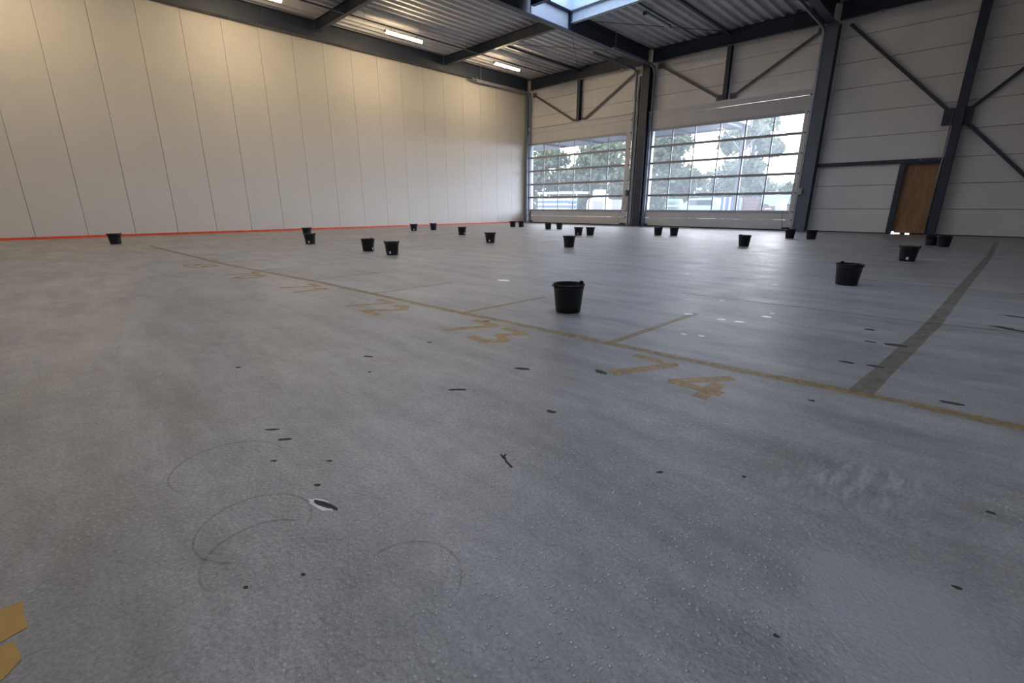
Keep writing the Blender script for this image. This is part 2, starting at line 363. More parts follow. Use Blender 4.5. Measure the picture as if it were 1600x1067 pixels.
for i, x in enumerate((-1.84, -3.44, -5.02, -6.6, -8.2, -9.8)):
    paint('painted_line', ribbon([(x, line_y(x)), (x + 0.03, line_y(x) + (1.45 if i == 0 else 1.2))], 0.055, z1=0.0014, jit=0.12), 'paint' if i < 2 else 'paint_faint')
GL = {'7': [[(0, 1), (1, 1)], [(1, 1), (0.25, 0)]], '4': [[(0.85, 1.0), (0.0, 0.28)], [(0.0, 0.28), (1.0, 0.28)], [(0.80, 0.62), (0.80, -0.02)]],
      '3': [[(0, 1), (0.9, 0.95)], [(0.9, 0.95), (0.4, 0.55)], [(0.4, 0.55), (1, 0.3)], [(1, 0.3), (0.6, 0)], [(0.6, 0), (0, 0.05)]],
      '2': [[(0, 0.85), (0.5, 1)], [(0.5, 1), (0.95, 0.75)], [(0.95, 0.75), (0, 0)], [(0, 0), (1, 0)]],
      '1': [[(0.1, 0.75), (0.5, 1)], [(0.5, 1), (0.5, 0)]], '0': [[(0.1, 0.2), (0.1, 0.8)], [(0.1, 0.8), (0.5, 1)], [(0.5, 1), (0.9, 0.8)], [(0.9, 0.8), (0.9, 0.2)], [(0.9, 0.2), (0.5, 0)], [(0.5, 0), (0.1, 0.2)]],
      '6': [[(0.9, 0.95), (0.2, 0.6)], [(0.2, 0.6), (0.1, 0.1)], [(0.1, 0.1), (0.9, 0.05)], [(0.9, 0.05), (0.9, 0.5)], [(0.9, 0.5), (0.15, 0.5)]],
      '9': [[(0.9, 0.55), (0.1, 0.55)], [(0.1, 0.55), (0.1, 0.95)], [(0.1, 0.95), (0.9, 0.95)], [(0.9, 0.95), (0.85, 0.3)], [(0.85, 0.3), (0.2, 0)]]}
def digits(s, xc):
    ty = line_y(xc) - 0.17; z = 0.0016; H = 0.40
    for k, ch in enumerate(s):
        ox = xc - 0.33 + k * 0.40; bm = bmesh.new()
        for si, ((x0, y0), (x1, y1)) in enumerate(GL[ch]):
            zz = 0.0007 + 0.00012 * si
            a = Vector((ox + x0 * 0.27, ty - H + y0 * H, zz)); b = Vector((ox + x1 * 0.27, ty - H + y1 * H, zz)); d = (b - a).normalized() * 0.02
            nrm = Vector((-d.y, d.x, 0)).normalized() * 0.042; bm.faces.new([bm.verts.new(q) for q in (a - d - nrm, b + d - nrm, b + d + nrm, a - d + nrm)])
        paint('painted_digit', bm, 'paint_digit')
for s, xc in (('74', -1.20), ('73', -2.79), ('72', -4.30), ('71', -5.95), ('70', -7.75), ('69', -9.6)): digits(s, xc)
# fresh yellow patches at the near left corner
bm = bmesh.new()
def patch(bm, P, z1=0.0016, jit=0.004, rnd=random.Random(3)):
    top = []; n = len(P)
    for i in range(n):
        x0, y0 = P[i]; x1, y1 = P[(i + 1) % n]; k_ = max(1, int(math.hypot(x1 - x0, y1 - y0) / 0.03))
        for k in range(k_): top.append((x0 + (x1 - x0) * k / k_ + rnd.uniform(-jit, jit), y0 + (y1 - y0) * k / k_ + rnd.uniform(-jit, jit)))
    vt = [bm.verts.new((x, y, z1)) for x, y in top]; vb = [bm.verts.new((x, y, 0)) for x, y in top]
    bm.faces.new(vt)
    for i in range(len(vt)): bm.faces.new((vb[i], vb[(i + 1) % len(vt)], vt[(i + 1) % len(vt)], vt[i]))
patch(bm, [(-1.635, -0.30), (-1.60, -0.205), (-1.49, -0.195), (-1.475, -0.235), (-1.50, -0.60), (-1.68, -0.60)])
o = obj('painted_mark', bm, M['paint_fresh'], fl); o['label'] = 'bright yellow painted mark at the near left'
bm = bmesh.new(); patch(bm, [(-1.462, -0.60), (-1.455, -0.225), (-1.38, -0.205), (-1.34, -0.235), (-1.31, -0.30), (-1.28, -0.6)])
obj('painted_mark', bm, M['paint_fresh'], fl)
# holes and chips in the coating
def blobmesh(n, rx, ry, ang, z, seed, jag=0.3, hole=0.0):
    rnd = random.Random(seed); bm = bmesh.new(); ring = []
    for k in range(n):
        a = 2 * pi * k / n; r = 1 + rnd.uniform(-jag, jag)
        x, y = rx * r * cos(a), ry * r * sin(a); ring.append((x * cos(ang) - y * sin(ang), x * sin(ang) + y * cos(ang)))
    c = bm.verts.new((0, 0, z * 0.4)); vt = [bm.verts.new((x, y, z)) for x, y in ring]; vb = [bm.verts.new((x * 1.05, y * 1.05, 0)) for x, y in ring]
    for i in range(n):
        bm.faces.new((c, vt[i], vt[(i + 1) % n])); bm.faces.new((vb[i], vb[(i + 1) % n], vt[(i + 1) % n], vt[i]))
    return bm
chips = [(-1.921, 2.043, .045, .02, .5), (-1.936, 1.53, .05, .014, .75), (-1.371, 1.678, .022, .016, .3), (-2.853, 1.479, .04, .015, .6), (-2.83, 1.986, .02, .015, .5),
         (-1.527, 2.347, .045, .02, -.1), (-2.173, .614, .03, .008, .8), (-2.03, .62, .035, .011, .9), (-1.875, .518, .012, .006, .8), (-1.712, .678, .012, .006, .7),
         (-1.578, .569, .012, .008, .7), (-3.245, .777, .02, .01, .6), (-.284, 4.393, .075, .04, .1), (-.317, 3.689, .055, .022, .1), (-.461, 3.656, .045, .022, .0),
         (-.495, 4.818, .04, .03, .2), (-.432, 4.367, .04, .022, .1), (-.464, 2.761, .014, .012, .2), (.215, 2.103, .013, .009, .2), (.147, 1.584, .010, .007, .2),
         (-1.239, .223, .006, .005, .2), (-1.173, .352, .007, .005, .2), (-.16, 1.076, .007, .005, .3), (-.709, 1.544, .014, .007, .9), (-.462, 1.743, .008, .007, .9),
         (.073, 3.242, .05, .02, .1), (-2.56, 1.33, .012, .009, .5), (-3.03, 2.75, .03, .02, .4)]
for i, (x, y, rx, ry, an) in enumerate(chips):
    o = obj('chip', blobmesh(11, rx, ry, an, 0.0012, i, 0.28), M['chip'], fl); o.location = (x, y, 0.0003)
# the long hole with its pale rim and the crack
o = obj('hole_rim', blobmesh(16, .062, .020, .28, 0.0015, 91, 0.22), M['chip_edge'], fl); o.location = (-1.448, .528, 0)
o = obj('hole', blobmesh(16, .054, .010, .33, 0.0022, 92, 0.2), M['chip'], fl); o.location = (-1.438, .537, 0.0002)
o['label'] = 'long dark gouge with a pale rim'
bm = bmesh.new()
for a, b in (((-1.25, 1.205), (-1.215, 1.19)), ((-1.222, 1.20), (-1.185, 1.175)), ((-1.19, 1.18), (-1.145, 1.165)), ((-1.235, 1.22), (-1.225, 1.19))):
    bar(bm, (a[0], a[1], .0008), (b[0], b[1], .0008), 0.008, 0.0016)
obj('crack', bm, M['chip'], fl)
for cx, cyy, r, a0, a1 in ((-1.97, .38, .20, 1.5, 5.2), (-1.50, .33, .17, 0.8, 5.6), (-1.34, .30, .16, 2.2, 5.0), (-0.95, .55, .15, 0.5, 3.2)):
    o = obj('scuff_ring', ribbon([(cx + r * cos(a0 + (a1 - a0) * k / 24), cyy + r * sin(a0 + (a1 - a0) * k / 24)) for k in range(25)], 0.007, z1=0.0006), M['scuff'], fl)
# dark torn patches by the right edge
for i, (x, y, rx, ry, an) in enumerate(((.30, 5.70, .09, .035, -.25), (.42, 5.63, .13, .03, -.3), (.42, 6.36, .12, .03, -.1), (.52, 5.5, .05, .04, .1), (.60, 5.95, .12, .04, -.2))):
    o = obj('torn_patch', blobmesh(14, rx, ry, an, 0.0016, 200 + i, 0.3), M['chip'], fl); o.location = (x, y, 0.0003)
for i, (x, y, r) in enumerate(((-1.843, 4.304, .032), (-1.536, 4.311, .030), (-1.383, 4.324, .034), (-1.272, 4.715, .035), (-1.276, 4.90, .018), (-1.555, 3.575, .018), (-1.427, 3.62, .020),
                  (-3.075, 6.974, .03), (-1.788, 6.801, .03), (-1.873, 5.201, .02), (-4.632, 4.547, .07))):
    o = obj('white_spot', blobmesh(12, r * 1.3, r * 0.9, 0.4, 0.0016, 300 + i, 0.15), M['white_filler'], fl); o.location = (x, y, 0.0003)

# ------------------------------------------------------------------ left wall: vertical sandwich panels with fine ribs
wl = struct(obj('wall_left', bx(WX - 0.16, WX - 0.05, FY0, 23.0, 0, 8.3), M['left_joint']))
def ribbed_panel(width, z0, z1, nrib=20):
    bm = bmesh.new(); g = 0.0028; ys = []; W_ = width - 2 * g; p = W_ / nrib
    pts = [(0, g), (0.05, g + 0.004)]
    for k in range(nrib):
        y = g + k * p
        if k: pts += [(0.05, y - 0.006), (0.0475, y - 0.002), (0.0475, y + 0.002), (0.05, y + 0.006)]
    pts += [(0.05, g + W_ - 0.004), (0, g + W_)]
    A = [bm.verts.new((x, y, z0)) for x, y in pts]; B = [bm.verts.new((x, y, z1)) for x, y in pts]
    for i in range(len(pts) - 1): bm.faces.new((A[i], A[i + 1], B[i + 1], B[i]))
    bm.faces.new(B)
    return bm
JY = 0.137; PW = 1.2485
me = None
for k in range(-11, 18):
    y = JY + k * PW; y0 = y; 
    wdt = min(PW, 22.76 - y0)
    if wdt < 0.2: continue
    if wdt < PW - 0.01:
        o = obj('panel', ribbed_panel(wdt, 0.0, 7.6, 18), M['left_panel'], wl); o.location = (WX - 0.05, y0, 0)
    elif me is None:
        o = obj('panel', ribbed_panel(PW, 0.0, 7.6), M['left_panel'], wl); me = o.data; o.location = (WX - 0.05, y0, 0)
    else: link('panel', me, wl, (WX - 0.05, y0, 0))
# orange strip at its foot, lying a little uneven
bm = bmesh.new(); rnd = random.Random(5); A = []
for k in range(0, 140):
    y = FY0 + k * (22.3 - FY0) / 139; wv = 0.035 + rnd.uniform(-0.010, 0.012)
    A.append([bm.verts.new(v) for v in ((WX + 0.005, y, 0.0), (WX + 0.005, y, 0.075), (WX + 0.018, y, 0.075), (WX + 0.022, y, 0.008), (WX + wv + 0.02, y, 0.006), (WX + wv + 0.02, y, 0.0))])
for a, b in zip(A, A[1:]):
    for k in range(5): bm.faces.new((a[k], b[k], b[k + 1], a[k + 1]))
struct(obj('baseboard_left', bm, M['orange']))

# ------------------------------------------------------------------ end wall: horizontal panels between the gates
wf = struct(empty('wall_far'))
ZJ = [0.02, 0.90, 1.76, 2.62, 3.50, 4.38, 5.25, 6.13, 7.00, 7.88, 8.3]
def hpanel(x0, x1, z0, z1):
    g = 0.007
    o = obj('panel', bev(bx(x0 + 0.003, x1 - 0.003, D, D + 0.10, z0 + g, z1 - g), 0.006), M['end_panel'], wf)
def backing(x0, x1, z0, z1):
    obj('joint_backing', bx(x0, x1, D + 0.095, D + 0.14, z0, z1), M['joint_dark'], wf)
OP1 = (-20.80, -13.72); OP2 = (-12.60, -5.85); OPZ = 5.30
def bay(x0, x1, zmin=0.0):
    for z0, z1 in zip(ZJ, ZJ[1:]):
        if z1 <= zmin + 0.05: continue
        hpanel(x0, x1, max(z0, zmin), z1)
    backing(x0, x1, max(0.0, zmin), 8.3)
bay(-21.1, -12.95, OPZ); bay(-12.95, -5.35, OPZ)
for x0, x1 in ((-21.1, OP1[0]), (OP1[1], OP2[0]), (OP2[1], -5.05)):
    for z0, z1 in zip(ZJ, ZJ[1:]):
        if z0 >= OPZ: break
        hpanel(x0, x1, z0, min(z1, OPZ))
    backing(x0, x1, 0, OPZ)
DX0, DX1, DZ = -2.40, -1.44, 2.48
for z0, z1 in zip(ZJ, ZJ[1:]):
    if z1 < 2.7: hpanel(-5.05, DX0 - 0.12, z0, z1)
    else: hpanel(-5.05, -1.26, z0, z1)
    if z0 >= OPZ - 0.2: hpanel(-5.35, -5.05, max(z0, OPZ), z1)
    hpanel(-1.26, 2.5, z0, z1)
    hpanel(2.5, 10.5, z0, z1)
backing(-5.05, DX0 - 0.12, 0, 8.3); backing(DX1 + 0.02, 10.5, 0, 8.3); backing(DX0 - 0.12, DX1 + 0.02, DZ, 8.3)
backing(-5.35, -5.05, OPZ, 8.3)
# outer skin with white reveals of the openings
for i, (a, b) in enumerate((OP1, OP2)):
    bm = bmesh.new()
    box(bm, a - 0.14, a - 0.02 + 0.02, D + 0.10, D + 0.30, 0, OPZ); box(bm, b, b + 0.14, D + 0.10, D + 0.30, 0, OPZ)
    box(bm, a, b, D + 0.14, D + 0.30, OPZ - 0.02, OPZ + 0.2)
    struct(obj('trim_%d' % (i + 1), bm, M['reveal']))
o = obj('outer_skin', bx(-21.3, OP1[0] - 0.14, D + 0.14, D + 0.28, 0, 8.4), M['end_panel'], wf)
for x0, x1, z0 in ((OP1[1] + .14, OP2[0] - .14, 0), (OP2[1] + .14, DX0 - 0.12, 0), (DX1 + 0.04, 10.6, 0), (DX0 - 0.12, DX1 + 0.04, DZ), (OP1[0] - .14, OP1[1] + .14, OPZ + 0.2), (OP2[0] - .14, OP2[1] + .14, OPZ + 0.2)):
    obj('outer_skin', bx(x0, x1, D + 0.14, D + 0.28, z0, 8.4), M['end_panel'], wf)
# dark base flashing and the horizontal rail above the small door
struct(obj('baseboard_far', bx(-5.05, DX0 - 0.12, D - 0.02, D, 0, 0.035), M['joint_dark']))
struct(obj('baseboard_far', bx(-1.1, 10.4, D - 0.02, D, 0, 0.035), M['joint_dark']))

# ------------------------------------------------------------------ unseen walls of the hall
struct(obj('wall_right', bx(10.4, 10.6, FY0, 23.0, 0, 8.4), M['end_panel']))
struct(obj('wall_back', bx(-21.3, 10.6, FY0 - 0.2, FY0, 0, 8.4), M['end_panel']))

# ------------------------------------------------------------------ roof: trapezoidal deck with skylight openings
ceil = struct(empty('ceiling'))
SKY = [(-12.78, -5.55, 14.12, 16.22), (-12.78, -5.55, 4.4, 6.5), (-5.1, 2.2, 4.4, 6.5)]  # after the first, unseen skylights added for more daylight fill
PITCH = 0.38
def deck(x0, x1, y0, y1):
    bm = bmesh.new(); pts = []; x = math.floor(x0 / PITCH) * PITCH
    while x < x1:
        for dx, z in ((0, ZT), (0.12, ZT), (0.17, ZT + 0.11), (0.33, ZT + 0.11), (PITCH, ZT)):
            if x0 <= x + dx <= x1 and (not pts or x + dx > pts[-1][0] + 1e-4): pts.append((x + dx, z))
        x += PITCH
    A = [bm.verts.new((x, y0, z)) for x, z in pts]; B = [bm.verts.new((x, y1, z)) for x, z in pts]
    for i in range(len(pts) - 1): bm.faces.new((A[i], B[i], B[i + 1], A[i + 1]))
    for i in range(len(pts) - 1): bm.faces.new((A[i + 1], B[i + 1], B[i], A[i])) if False else None
    return obj('roof_sheet', bm, M['deck'], ceil)
GX = [-21.2, -12.93, -5.40, 2.5, 10.5]; CY = [FY0, -9.7, -3.2, 3.3, 9.8, 16.3, 22.85]
for gx0, gx1 in zip(GX, GX[1:]):
    for y0, y1 in zip(CY, CY[1:]):
        cut = [s for s in SKY if s[0] > gx0 - 0.1 and s[1] < gx1 + 0.1 and s[2] >= y0 - 0.01 and s[3] <= y1 + 0.01]
        if not cut:
            deck(gx0, gx1, y0, y1); obj('roof_slab', bx(gx0, gx1, y0, y1, ZT + 0.12, ZT + 0.30), M['roof_top'], ceil)
        else:
            for s in cut:
                segs = [(gx0, gx1, y0, s[2]), (gx0, gx1, s[3], y1), (gx0, s[0], s[2], s[3]), (s[1], gx1, s[2], s[3])]
                for a, b, c, d in segs:
                    if d - c > 0.03 and b - a > 0.03:
                        if b - a > 0.4: deck(a, b, c, d)
                        else: obj('roof_sheet', bx(a, b, c, d, ZT + 0.05, ZT + 0.11), M['skylight_white'], ceil)
                        obj('roof_slab', bx(a, b, c, d, ZT + 0.12, ZT + 0.30), M['roof_top'], ceil)
for i, (x0, x1, y0, y1) in enumerate(SKY):
    wnd = struct(empty('window_%d' % (i + 1), ((x0 + x1) / 2, (y0 + y1) / 2, ZT)))
    X, Y = (x1 - x0) / 2, (y1 - y0) / 2; h = 0.52
    for nme, a in (('curb', (-X + .002, X - .002, Y - .04, Y - .002, 0, h)), ('curb', (-X + .002, X - .002, -Y + .002, -Y + .04, 0, h)), ('curb', (-X + .002, -X + .04, -Y + .04, Y - .04, 0, h)), ('curb', (X - .04, X - .002, -Y + .04, Y - .04, 0, h))):
        obj(nme, bx(*a), M['skylight_white'], wnd)
    for k in range(0, 7):
        xx = -X + k * 2 * X / 6
        obj('glazing_bar', bx(xx - .025, xx + .025, -Y, Y, h, h + .06), M['steel_light'], wnd)
        if k < 6: obj('pane', bx(xx + .025, xx + 2 * X / 6 - .025, -Y, Y, h + .02, h + .03), M['sky_pane'], wnd)

# ------------------------------------------------------------------ steel frame
def ibeam_y(x, w_, z0, z1, y0, y1, tf=0.022, tw=0.012, stiff=()):
    bm = bmesh.new()
    return [('web', bx(x - tw / 2, x + tw / 2, y0, y1, z0 + tf, z1 - tf)), ('flange', bx(x - w_ / 2, x + w_ / 2, y0, y1, z0, z0 + tf)), ('flange', bx(x - w_ / 2, x + w_ / 2, y0, y1, z1 - tf, z1))]
def ibeam_x(y, w_, z0, z1, x0, x1, tf=0.018, tw=0.01):
    return [('web', bx(x0, x1, y - tw / 2, y + tw / 2, z0 + tf, z1 - tf)), ('flange', bx(x0, x1, y - w_ / 2, y + w_ / 2, z0, z0 + tf)), ('flange', bx(x0, x1, y - w_ / 2, y + w_ / 2, z1 - tf, z1))]
def build(parts, t, m):
    for n_, bm in parts:
        bm2 = bm; obj(n_, bm2, m, t)
girders = [(-20.80, 'deep dark steel girder above the ribbed left wall', -14), (-12.93, 'dark steel girder running back above the post between both gates', -14), (-5.40, 'dark steel girder above the post right of the larger gate', -14)]
for x, lab, y0 in girders:
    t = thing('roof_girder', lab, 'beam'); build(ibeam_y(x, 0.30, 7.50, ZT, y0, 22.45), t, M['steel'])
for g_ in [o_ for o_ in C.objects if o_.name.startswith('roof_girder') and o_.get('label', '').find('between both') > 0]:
    p_ = obj('painted_light_plate', bx(-12.92, -12.90, 14.10, 16.21, 7.525, 8.12), M['steel_light'], g_); p_['label'] = 'added pale blue plate painting the skylight glow on the girder'  # added plate: skylight falling on the web, put into a paler colour
def xbeam(x0, x1, y, lab, z0=7.75, m='steel'):
    t = thing('cross_beam', lab, 'beam'); build(ibeam_x(y, 0.17, z0, ZT, x0, x1), t, M[m])
    for s, xx in ((1, x0), (-1, x1)):
        obj('end_plate', bx(min(xx, xx + s * .015), max(xx, xx + s * .015), y - .085, y + .085, z0, ZT), M['steel'], t)
xbeam(-20.64, -13.09, 16.30, 'dark cross beam above the lamp nearest the gates')
xbeam(-20.64, -13.09, 9.80, 'dark cross beam left of the middle lit lamp, cut by the top of the photo')
xbeam(-12.77, -5.56, 16.30, 'cross beam along the far edge of the skylight, skylight glow painted pale blue', m='steel_light')  # paler steel than the other beams, standing in for the skylight's light
xbeam(-12.77, -5.56, 14.02, 'dark cross beam along the near edge of the skylight')
def eave(x0, x1, lab):
    t = thing('eave_beam', lab, 'beam'); build(ibeam_x(22.60, 0.20, 7.60, ZT, x0, x1), t, M['steel'])
    obj('conduit', (lambda b: (tube(b, [(x0 + .1, 22.48, 7.56), ((x0 + x1) / 2, 22.48, 7.555), (x1 - .1, 22.48, 7.56)], 0.025), b)[1])(bmesh.new()), M['galv'], t, True)
    for k in range(1, 6):
        xx = x0 + (x1 - x0) * k / 6
        obj('clip', bx(xx - .03, xx + .03, 22.45, 22.52, 7.52, 7.60), M['galv'], t)
eave(-20.64, -13.10, 'dark eave beam above the smaller left gate')
eave(-12.76, -5.57, 'dark eave beam above the larger right gate')
eave(-5.20, 2.45, 'dark eave beam above the small wooden door')
for x, y0_, lab in ((-17.0, 16.4, 'thin dark roof strut above the smaller gate'), (-9.15, 16.4, 'thin dark roof strut above the larger gate')):
    t = thing('roof_strut', lab, 'beam'); obj('tube', bx(x - .05, x + .05, y0_, 22.49, 7.93, 8.03), M['steel'], t)
    obj('end_plate', bx(x - .08, x + .08, y0_ - .01, y0_ + .01, 7.88, 8.08), M['steel'], t)
t = thing('brace_rod', 'thin bracing rods crossing under the roof left of the skylight', 'rod')
for a, b in (((-16.95, 16.5, 7.98), (-13.1, 22.0, 7.98)), ((-13.1, 16.5, 7.98), (-16.95, 22.3, 7.98))):
    bm = bmesh.new(); tube(bm, [a, b], 0.012, 6); obj('rod', bm, M['steel'], t)
t = thing('brace_rod', 'thin bracing rod under the roof right of the dark lamp', 'rod')
bm = bmesh.new(); tube(bm, [(-9.1, 16.5, 7.98), (-5.55, 21.6, 7.98)], 0.014, 6); obj('rod', bm, M['steel'], t)
bm = bmesh.new(); tube(bm, [(-9.1, 22.3, 8.02), (-12.8, 17.0, 8.02)], 0.012, 6); obj('rod', bm, M['steel'], t)

def column(x0, x1, y0, y1, lab, z1=7.5, m='steel'):
    t = thing('steel_column', lab, 'column', ((x0 + x1) / 2, (y0 + y1) / 2, 0)); X, Y = (x1 - x0) / 2, (y1 - y0) / 2
    obj('flange', bx(-X, X, -Y, -Y + .022, 0.012, z1), M[m], t); obj('flange', bx(-X, X, Y - .022, Y, 0.012, z1), M[m], t)
    obj('web', bx(-.007, .007, -Y + .022, Y - .022, 0.012, z1), M[m], t)
    obj('base_plate', bx(-X - .03, X + .03, -Y - .02, Y - .005, 0, .012), M[m], t)
    return t
column(-20.96, -20.78, 22.45, 22.76, 'slim steel corner post where left wall meets gate wall', 7.5, 'galv_dark')
column(-13.10, -12.72, 22.32, 22.76, 'dark steel column between the two glazed gates', 7.5)
c3 = column(-5.55, -5.15, 22.32, 22.76, 'grey steel column right of the larger gate', 7.5, 'steel_mid')
cB = column(-1.36, -1.12, 22.40, 22.76, 'dark steel column right of the wooden door', 8.13)
obj('gusset_plate', bx(-.42, -.11, -.02, .0, 3.62, 4.15), M['steel'], cB)
obj('gusset_plate', bx(.11, .34, -.02, .0, 3.60, 4.15), M['steel'], cB)
t = thing('drain_pipe', 'thin grey pipe on the left edge of the column beside the wooden door', 'pipe')
bm = bmesh.new(); tube(bm, [(-1.40, 22.42, 0.03), (-1.40, 22.42, 2.3), (-1.40, 22.42, 4.0)], 0.018, 8); obj('tube', bm, M['galv'], t, True)
for z in (0.7, 1.8, 2.9): obj('clip', bx(-1.425, -1.36, 22.39, 22.45, z, z + .03), M['galv'], t)
t = thing('junction_box', 'small grey junction box on the column right of the larger gate', 'box')
obj('housing', bev(bx(-5.57, -5.43, 22.24, 22.32, 1.45, 1.70), .008), M['galv'], t); obj('cover', bev(bx(-5.56, -5.44, 22.228, 22.24, 1.47, 1.68), .004), M['steel_light'], t)

# bracing above the gates and beside the door
def brace(a, b, lab, w_=0.10, m='steel', cat='brace', name='diagonal_brace', ends=True):
    t = thing(name, lab, cat); bm = bmesh.new(); bar(bm, a, b, 0.06, w_); obj('strut', bm, M[m], t)
    if ends:
        for p in (a, b):
            obj('gusset_plate', bx(p[0] - .14, p[0] + .14, p[1] - .01, p[1] + .004, p[2] - .12, p[2] + .12), M[m], t)
YB = 22.68
M['brace_grey'] = mat('brace_grey', (0.12, 0.12, 0.13), 0.5)
brace((-20.4, YB, 7.30), (-17.35, YB, 5.56), 'diagonal brace above left half of the smaller gate', .10, 'brace_grey')
brace((-13.65, YB, 7.35), (-16.75, YB, 5.56), 'diagonal brace above right half of the smaller gate', .10, 'brace_grey')
brace((-12.35, YB, 7.40), (-9.40, YB, 5.60), 'diagonal brace above left half of the larger gate', .10, 'brace_grey')
brace((-5.75, YB, 7.40), (-8.80, YB, 5.60), 'diagonal brace above right half of the larger gate', .10, 'brace_grey')
for x, lab in ((-17.05, 'short dark post above the middle of the smaller gate'), (-9.12, 'short dark post above the middle of the larger gate')):
    t = thing('hanger_post', lab, 'post'); build([('flange', bx(x - .09, x + .09, 22.50, 22.515, 5.50, 7.6)), ('web', bx(x - .006, x + .006, 22.515, 22.685, 5.50, 7.6)), ('flange', bx(x - .09, x + .09, 22.685, 22.70, 5.50, 7.6))], t, M['steel'])
brace((-4.85, YB, 7.40), (-1.50, YB, 4.05), 'long diagonal brace above the wooden door', .10, 'steel', ends=False)
brace((-1.05, YB, 4.05), (2.30, YB, 7.45), 'upper diagonal brace at the right edge of the photo', .10, 'steel', ends=False)
brace((-1.05, YB, 3.72), (2.40, YB, 0.15), 'lower diagonal brace at the right edge of the photo', .10, 'steel', ends=False)
t = thing('wall_rail', 'horizontal dark rail along the wall level with the wooden door top', 'rail')
obj('channel', bx(-5.14, -1.37, 22.66, 22.769, 2.49, 2.62), M['steel'], t); obj('lower_lip', bx(-5.14, DX0 - 0.16, 22.64, 22.66, 2.49, 2.505), M['steel'], t)
for x in (-2.0, -1.5): obj('bolt', bx(x - .02, x + .02, 22.64, 22.66, 2.56, 2.60), M['galv'], t)
# short lit back post: next frame post just outside the picture
column(2.40, 2.64, 22.40, 22.76, 'steel column just beyond the right edge of the photo', 8.13)

# ------------------------------------------------------------------ gates
def gate(n, x0, x1, gx0, gx1, vx):
    g = struct(empty('door_%d' % n, ((x0 + x1) / 2, 22.66, 0)), None)
    ox = (x0 + x1) / 2; zs = [0.76, 1.525, 2.29, 3.06, 3.83, 4.60]
    def P(name, bm, m, par=g): return obj(name, bm, M[m], par)
    r = lambda a, b, c, d, e, f: (a - ox, b - ox, c, d, e, f)
    P('bottom_panel', bev(bx(*r(x0, x1, -.02, .02, 0.045, 0.435)), .006), 'gate')
    P('bottom_panel', bev(bx(*r(x0, x1, -.02, .02, 0.445, 0.70)), .006), 'gate')
    P('rubber_seal', bx(*r(x0, x1, -.015, .015, 0.0, 0.045)), 'rubber')
    P('top_panel', bev(bx(*r(x0, x1, -.02, .02, 4.66, 5.20)), .006), 'gate')
    P('top_panel', bev(bx(*r(x0, x1, -.02, .02, 5.21, 5.42)), .006), 'gate')
    P('top_seal', bx(*r(x0 - .02, x1 + .02, -.05, -.02, 5.40, 5.46)), 'white_plastic')
    P('stile', bev(bx(*r(x0, gx0, -.022, .022, 0.70, 4.66)), .004), 'gate')
    P('stile', bev(bx(*r(gx1, x1, -.022, .022, 0.70, 4.66)), .004), 'gate')
    for k, z in enumerate(zs):
        hgt = 0.06 if k in (0, 5) else 0.055
        b_ = P('rail', bev(bx(*r(gx0, gx1, -.026, .022, z - hgt, z + hgt)), .006), 'gate_bar')
        if 0 < k < 5:
            P('section_joint', bx(*r(gx0, gx1, -.028, -.026, z - .004, z + .004)), 'joint_dark', b_)
    xs = [gx0] + vx + [gx1]
    for k in range(5):
        for x in vx:
            P('mullion', bx(*r(x - .026, x + .026, -.016, .016, zs[k] + .05, zs[k + 1] - .05)), 'gate_bar')
        for a, b in zip(xs, xs[1:]):
            P('pane', bx(*r(a + .014, b - .014, -.004, .004, zs[k] + .048, zs[k + 1] - .048)), 'pane')
    for xx in (x0, x1):
        s = 1 if xx == x0 else -1
        for z in zs + [0.08, 0.44, 5.2]:
            P('roller_bracket', bx(*r(min(xx - s * .06, xx + s * .09), max(xx - s * .06, xx + s * .09), -.05, -.02, z - .03, z + .03)), 'galv_dark')
        P('corner_bracket', bx(*r(min(xx + s * .05, xx + s * .36), max(xx + s * .05, xx + s * .36), -.05, -.02, 0.07, 0.13)), 'rubber')
    # spring shaft above the gate
    for xx, s in ((x0, 1), (x1, -1)):
        pass
    return g
gate(1, -20.78, -13.68, -20.66, -13.98, [-19.56, -18.40, -17.28, -16.15, -15.02])
gate(2, -12.76, -5.72, -12.48, -5.90, [-11.42, -10.32, -9.17, -8.08, -6.97])
# header trim, lit on top, above the smaller gate
struct(obj('trim_3', bx(-20.78, -13.66, 22.55, 22.74, 5.47, 5.53), M['gate']))
# tracks: vertical, bend, then back under the girder
def track(x, lab, yend, zt=7.42, w_=0.075, depth=0.055, yv=22.56, hang=(), m='galv_dark', R=0.42):
    t = thing('gate_track', lab, 'rail'); pts = [(x, yv, 0.0), (x, yv, zt - R)]
    for k in range(1, 8):
        a = k / 8 * pi / 2; pts.append((x, yv - R + R * cos(a), zt - R + R * sin(a)))
    pts += [(x, yv - R, zt), (x, yend, zt)]
    bm = bmesh.new(); sweep_rect(bm, pts, w_, depth); obj('rail', bm, M[m], t)
    bm = bmesh.new(); sweep_rect(bm, [(p[0] + w_ * 0.5 + .004, p[1], p[2]) for p in pts], 0.008, depth + 0.05); obj('lip', bm, M['galv_dark'], t)
    for y in hang: obj('hanger', bx(x - .015, x + .015, y - .015, y + .015, zt + .02, ZT), M['galv'], t)
    for z in (0.5, 1.8, 3.1, 4.4, 5.5): obj('bracket', bx(x - .05, x + .05, yv + .02, 22.64, z, z + .07), M['galv_dark'], t)
    return t
track(-20.62, 'gate track beside the left wall, bending back under the roof', 18.3, hang=(18.6,), m='rail_light')
track(-13.55, 'left gate track of the post between the gates', 18.8, hang=(), m='rail_light')
track(-12.60, 'right gate track of the post between the gates', 18.9, hang=(19.1,), m='rail_light')
track(-5.66, 'gate track on the column right of the larger gate', 17.0, m='galv')
t = thing('track_end_stop', 'grey bumper at the rear end of the track beside the left wall', 'bumper')
